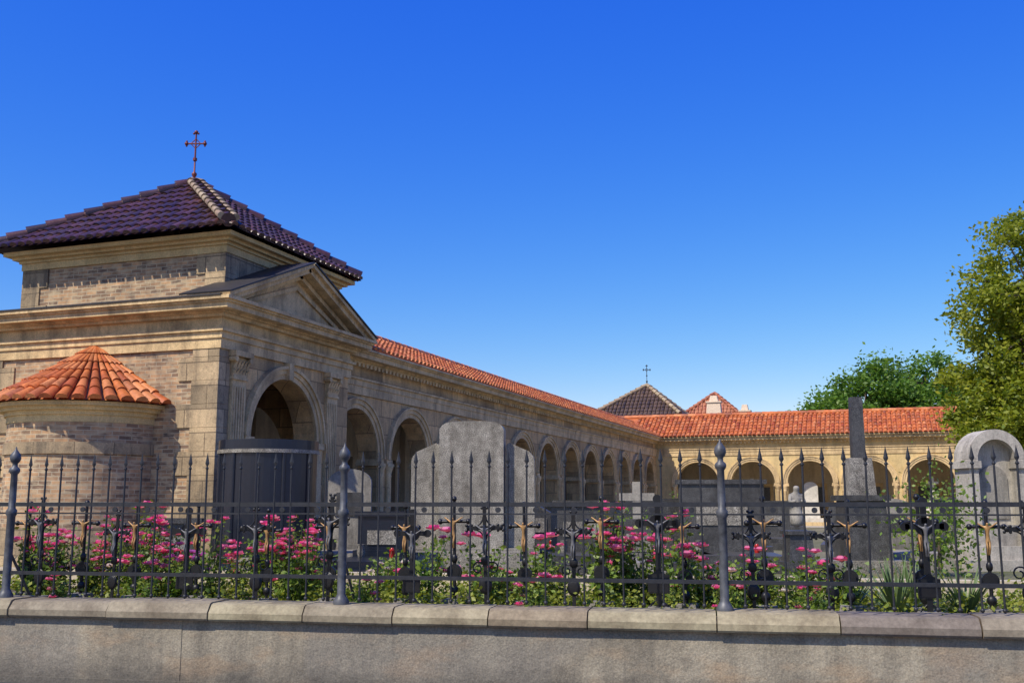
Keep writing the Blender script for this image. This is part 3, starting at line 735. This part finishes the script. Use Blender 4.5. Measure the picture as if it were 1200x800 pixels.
# ------------------------------------------------------------ tombs
def tomb(name,lat,d,rot,fn,mats):
    m=MB(); fn(m); x,y=cam2w(lat,d); return m.build(name,mats,loc=(x,y,.6),rot=R(19.6)+rot)
def archtop(m,w,h,rise,y0,y1,x=0,z0=0,mi=0,n=14):
    P=[(x-w/2,y0,z0),(x+w/2,y0,z0)]
    for i in range(n+1):
        t=math.pi*i/n; P.append((x+w/2*math.cos(t),y0,h-rise+rise*math.sin(t)))
    m.ext(P,(0,y1-y0,0),mi)
def big(m):
    m.box(-1.35,1.35,-.9,.5,0,.16); m.box(-1.2,1.2,-.3,.4,.16,.34)
    # tall nearly flat-topped centre block with clipped corners
    P=[(-.57,-.2,.34),(.57,-.2,.34),(.57,-.2,2.40),(.53,-.2,2.47),(.44,-.2,2.52),(.2,-.2,2.545),(-.2,-.2,2.545),(-.44,-.2,2.52),(-.53,-.2,2.47),(-.57,-.2,2.40)]
    m.ext(P,(0,.42,0))
    # lower flanking slabs, falling outwards
    P=[(-1.10,.0,.34),(-.60,.0,.34),(-.60,.0,2.14),(-.66,.0,2.17),(-1.0,.0,2.02),(-1.08,.0,1.93),(-1.10,.0,1.85)]
    m.ext(P,(0,.2,0)); m.ext([(-p[0],p[1],p[2]) for p in P][::-1],(0,.2,0))
    m.box(-.9,.9,-.85,-.35,.16,.3,0)
tomb('granite_family_tomb',-.70,18.3,-.08,big,[M_gran,M_gran2])
def drum(m):
    n=24;r=.82
    for z0,z1,rr,mi in((0,.25,.95,1),(.25,1.93,r,0),(1.93,1.99,r+.04,1),(1.99,2.15,r+.02,0)):
        P=[(rr*math.cos(math.pi+math.pi*i/n),rr*math.sin(math.pi+math.pi*i/n),z0) for i in range(n+1)]
        m.ext(P,(0,0,z1-z0),mi,False)
    for t in(205,240,270,300,335): x,y=r*math.cos(R(t)),r*math.sin(R(t)); m.tube((x,y,.25),(x,y,1.93),.035,.035,8,0)
tomb('curved_black_tomb',-4.15,17.6,0,drum,[M_bgran,M_gran])
def rstela(m):
    m.box(-.75,.75,-.5,.5,0,.18);m.box(-.66,.66,-.4,.4,.18,.4)
    archtop(m,1.0,2.36,.48,-.05,.26,0,.4)
    O_=(0,-.05);S_=(1,0);N_=(0,-1)
    m.ring(O_,S_,N_,0,1.86,.33,.50,-.0,.2)
    for sx in(-1,1):
        a,b=sorted((sx*.33,sx*.50)); m.box(a,b,-.25,-.05,.4,1.855); a,b=sorted((sx*.30,sx*.56)); m.box(a,b,-.30,.3,1.70,1.82); m.box(a,b,-.30,.3,.4,.6)
    m.box(-.33,.33,-.2,-.05,.4,.75); archtop(m,.5,1.75,.25,-.075,-.05,0,.85,1)
tomb('arched_canopy_tomb',8.25,17.8,.05,rstela,[M_pale,M_grave])
def obel(m):
    m.box(-.6,.6,-.45,.45,0,.2);m.tbox(0,0,.2,1.15,.8,.55,.66,.45,1);m.box(-.40,.40,-.3,.3,1.15,1.24,1)
    m.tbox(0,0,1.24,1.85,.44,.34,.36,.26,0)
    m.tbox(0,0,1.85,2.86,.21,.16,.19,.14,1)
tomb('tall_stone_cross_tomb',5.75,17.1,0,obel,[M_gran,M_gran2])
def statue(m):
    m.tbox(0,0,0,.2,.6,.5,.6,.5,1);m.tbox(0,0,.2,.62,.42,.36,.36,.3,1);m.box(-.22,.22,-.2,.2,.62,.68,1)
    m.add([(v[0],v[1],v[2]+.68) for v in SV],SF,0,True)
tomb('stone_mourner_statue',4.55,16.6,.1,statue,[M_grave,M_gran2])
def slabgrave(w,h,kind):
    def fn(m):
        m.box(-w*.65,w*.65,-1.9,.25,0,.16); m.box(-w*.55,w*.55,-1.75,-.2,.16,.27)
        m.box(-w*.58,w*.58,-.16,.18,.16,.36)
        if kind==0: archtop(m,w,h,.25,-.1,.12,0,.36)
        elif kind==1: m.box(-w/2,w/2,-.1,.12,.36,h);m.box(-w/2-.05,w/2+.05,-.14,.16,h,h+.08)
        elif kind==2:
            m.ext([(-w/2,-.1,.36),(w/2,-.1,.36),(w/2,-.1,h-.3),(0,-.1,h),(-w/2,-.1,h-.3)],(0,.2,0))
        elif kind==3:
            m.tbox(0,0,.36,h*.55,w*.6,.35,w*.5,.3);m.box(-.07,.07,-.05,.05,h*.55,h+.3);m.box(-.28,.28,-.055,.055,h+.0,h+.12)
        elif kind==4:
            m.box(-w*.9,w*.9,-.1,.15,.36,h*.75); m.box(-w*.35,w*.35,-.15,.2,.36,h)
        m.box(-w*.3,w*.3,-.122,-.098,h*.5,h*.75,1)
        m.lathe((w*.35,-.6,.27),[(.04,0),(.045,.02),(.04,.10),(.05,.11),(.02,.15)],10,2)
        m.lathe((-w*.3,-.5,.27),[(.05,0),(.07,.08),(.05,.16),(.07,.2)],10,1)
    return fn
M_red=plain('red_votive_glass',(.4,.02,.015),.2)
mats3=[[M_gran,M_bgran,M_red],[M_grave,M_gran2,M_red],[M_gran2,M_gran,M_red],[M_bgran,M_gran,M_red]]
spec=[(-3.05,19.5,.8,1.75,0,1),(1.25,18.7,1.1,1.05,1,2),(2.6,19.2,1.4,1.2,4,2),(3.75,18.6,1.5,1.45,1,2),(7.1,19.5,.9,1.2,0,1),
      (-5.3,16.3,.8,.8,1,2),(-2.1,17.0,.8,.9,1,3),(9.6,19,1.0,1.2,1,2),(.4,20.5,.9,1.1,2,2),(5.2,25,1.0,1.15,0,1),(6.7,27,1.0,1.1,1,2),(8.5,26,1.1,1.2,0,2),
      (1.5,24,1,1.1,1,2),(2.2,31,1.1,1.1,0,1),(5,33,1.1,1.15,1,2),(10,31,1.1,1.1,0,1),(12,28,1.2,1.2,1,2),(4,40,1.2,1.2,0,2),(7,42,1.2,1.1,1,1),(10.5,40,1.2,1.2,2,2),
      (.7,30,1.1,1.1,2,2),(9.3,22,.9,.9,3,2),(2.0,16.6,.7,1.15,3,1)]
for lat,d,w_,h_,k,mi in spec:
    tomb('gravestone',lat,d,random.uniform(-.1,.1)-.3*(d>22),slabgrave(w_,h_,k),mats3[mi])
# monuments standing under the far arches
for i,a in enumerate(ar2):
    m=MB(); k=i%3
    m.box(-.6,.6,-.35,.35,0,.25); m.tbox(0,0,.25,1.0,.9,.5,.8,.42)
    if k==0: m.add([(v[0]*1.6,v[1]*1.6,v[2]*1.6+1.0) for v in SV],SF,0,True)
    elif k==1: m.tbox(0,0,1.0,1.5,.4,.3,.3,.22); m.box(-.07,.07,-.06,.06,1.5,2.3); m.box(-.28,.28,-.065,.065,1.95,2.08)
    else: archtop(m,.75,2.1,.3,-.12,.12,0,1.0)
    m.build('marble_arcade_monument',[M_marble],loc=(a[0]+random.uniform(-.3,.3),55.9,.73))
b=MB(); b.box(5.2,40,58.4,58.8,.6,3.4,0); b.box(5.2,40,58.3,58.9,3.4,3.5,0); b.build('rear_cemetery_wall',[M_plas])

# ------------------------------------------------------------ light, sky, camera
SE=R(50); az=R(26)
sd=Vector((-math.sin(az)*math.cos(SE),-math.cos(az)*math.cos(SE),math.sin(SE)))
l=bpy.data.lights.new('sun','SUN'); l.energy=5.0; l.angle=R(.5); l.color=(1,.92,.79)
lo=bpy.data.objects.new('sun',l); scene.collection.objects.link(lo); lo.rotation_euler=sd.to_track_quat('Z','Y').to_euler(); lo.location=(0,-10,30)
w=bpy.data.worlds.new('World'); scene.world=w; w.use_nodes=True; nt=w.node_tree
bg=nt.nodes['Background']; sky=nt.nodes.new('ShaderNodeTexSky'); sky.sky_type='NISHITA'; sky.sun_disc=False
sky.sun_elevation=SE; sky.sun_rotation=math.atan2(sd.x,sd.y); sky.air_density=1.0; sky.dust_density=.35; sky.ozone_density=3.5
hs_=nt.nodes.new('ShaderNodeHueSaturation'); hs_.inputs['Saturation'].default_value=1.27
nt.links.new(sky.outputs[0],hs_.inputs['Color'])
sp_=nt.nodes.new('ShaderNodeSeparateColor'); cb_=nt.nodes.new('ShaderNodeCombineColor'); nt.links.new(hs_.outputs[0],sp_.inputs[0])
for i,(pw,k) in enumerate(((1.45,1.7),(1.14,1.08),(.3,1.03))):
    a=nt.nodes.new('ShaderNodeMath');a.operation='MULTIPLY';a.inputs[1].default_value=.13;nt.links.new(sp_.outputs[i],a.inputs[0])
    b=nt.nodes.new('ShaderNodeMath');b.operation='POWER';b.inputs[1].default_value=pw;nt.links.new(a.outputs[0],b.inputs[0])
    c=nt.nodes.new('ShaderNodeMath');c.operation='MULTIPLY';c.inputs[1].default_value=k/.15;nt.links.new(b.outputs[0],c.inputs[0])
    nt.links.new(c.outputs[0],cb_.inputs[i])
nt.links.new(cb_.outputs[0],bg.inputs[0]); bg.inputs[1].default_value=.15
cam=bpy.data.cameras.new('camera'); cam.lens=36; cam.sensor_width=36; cam.clip_end=3000; cam.clip_start=.1
co=bpy.data.objects.new('camera',cam); scene.collection.objects.link(co); co.location=(0,0,1.7); co.rotation_euler=(R(99),0,R(19.6))
scene.camera=co
scene.view_settings.view_transform='Standard'; scene.view_settings.look='None'; scene.view_settings.exposure=0
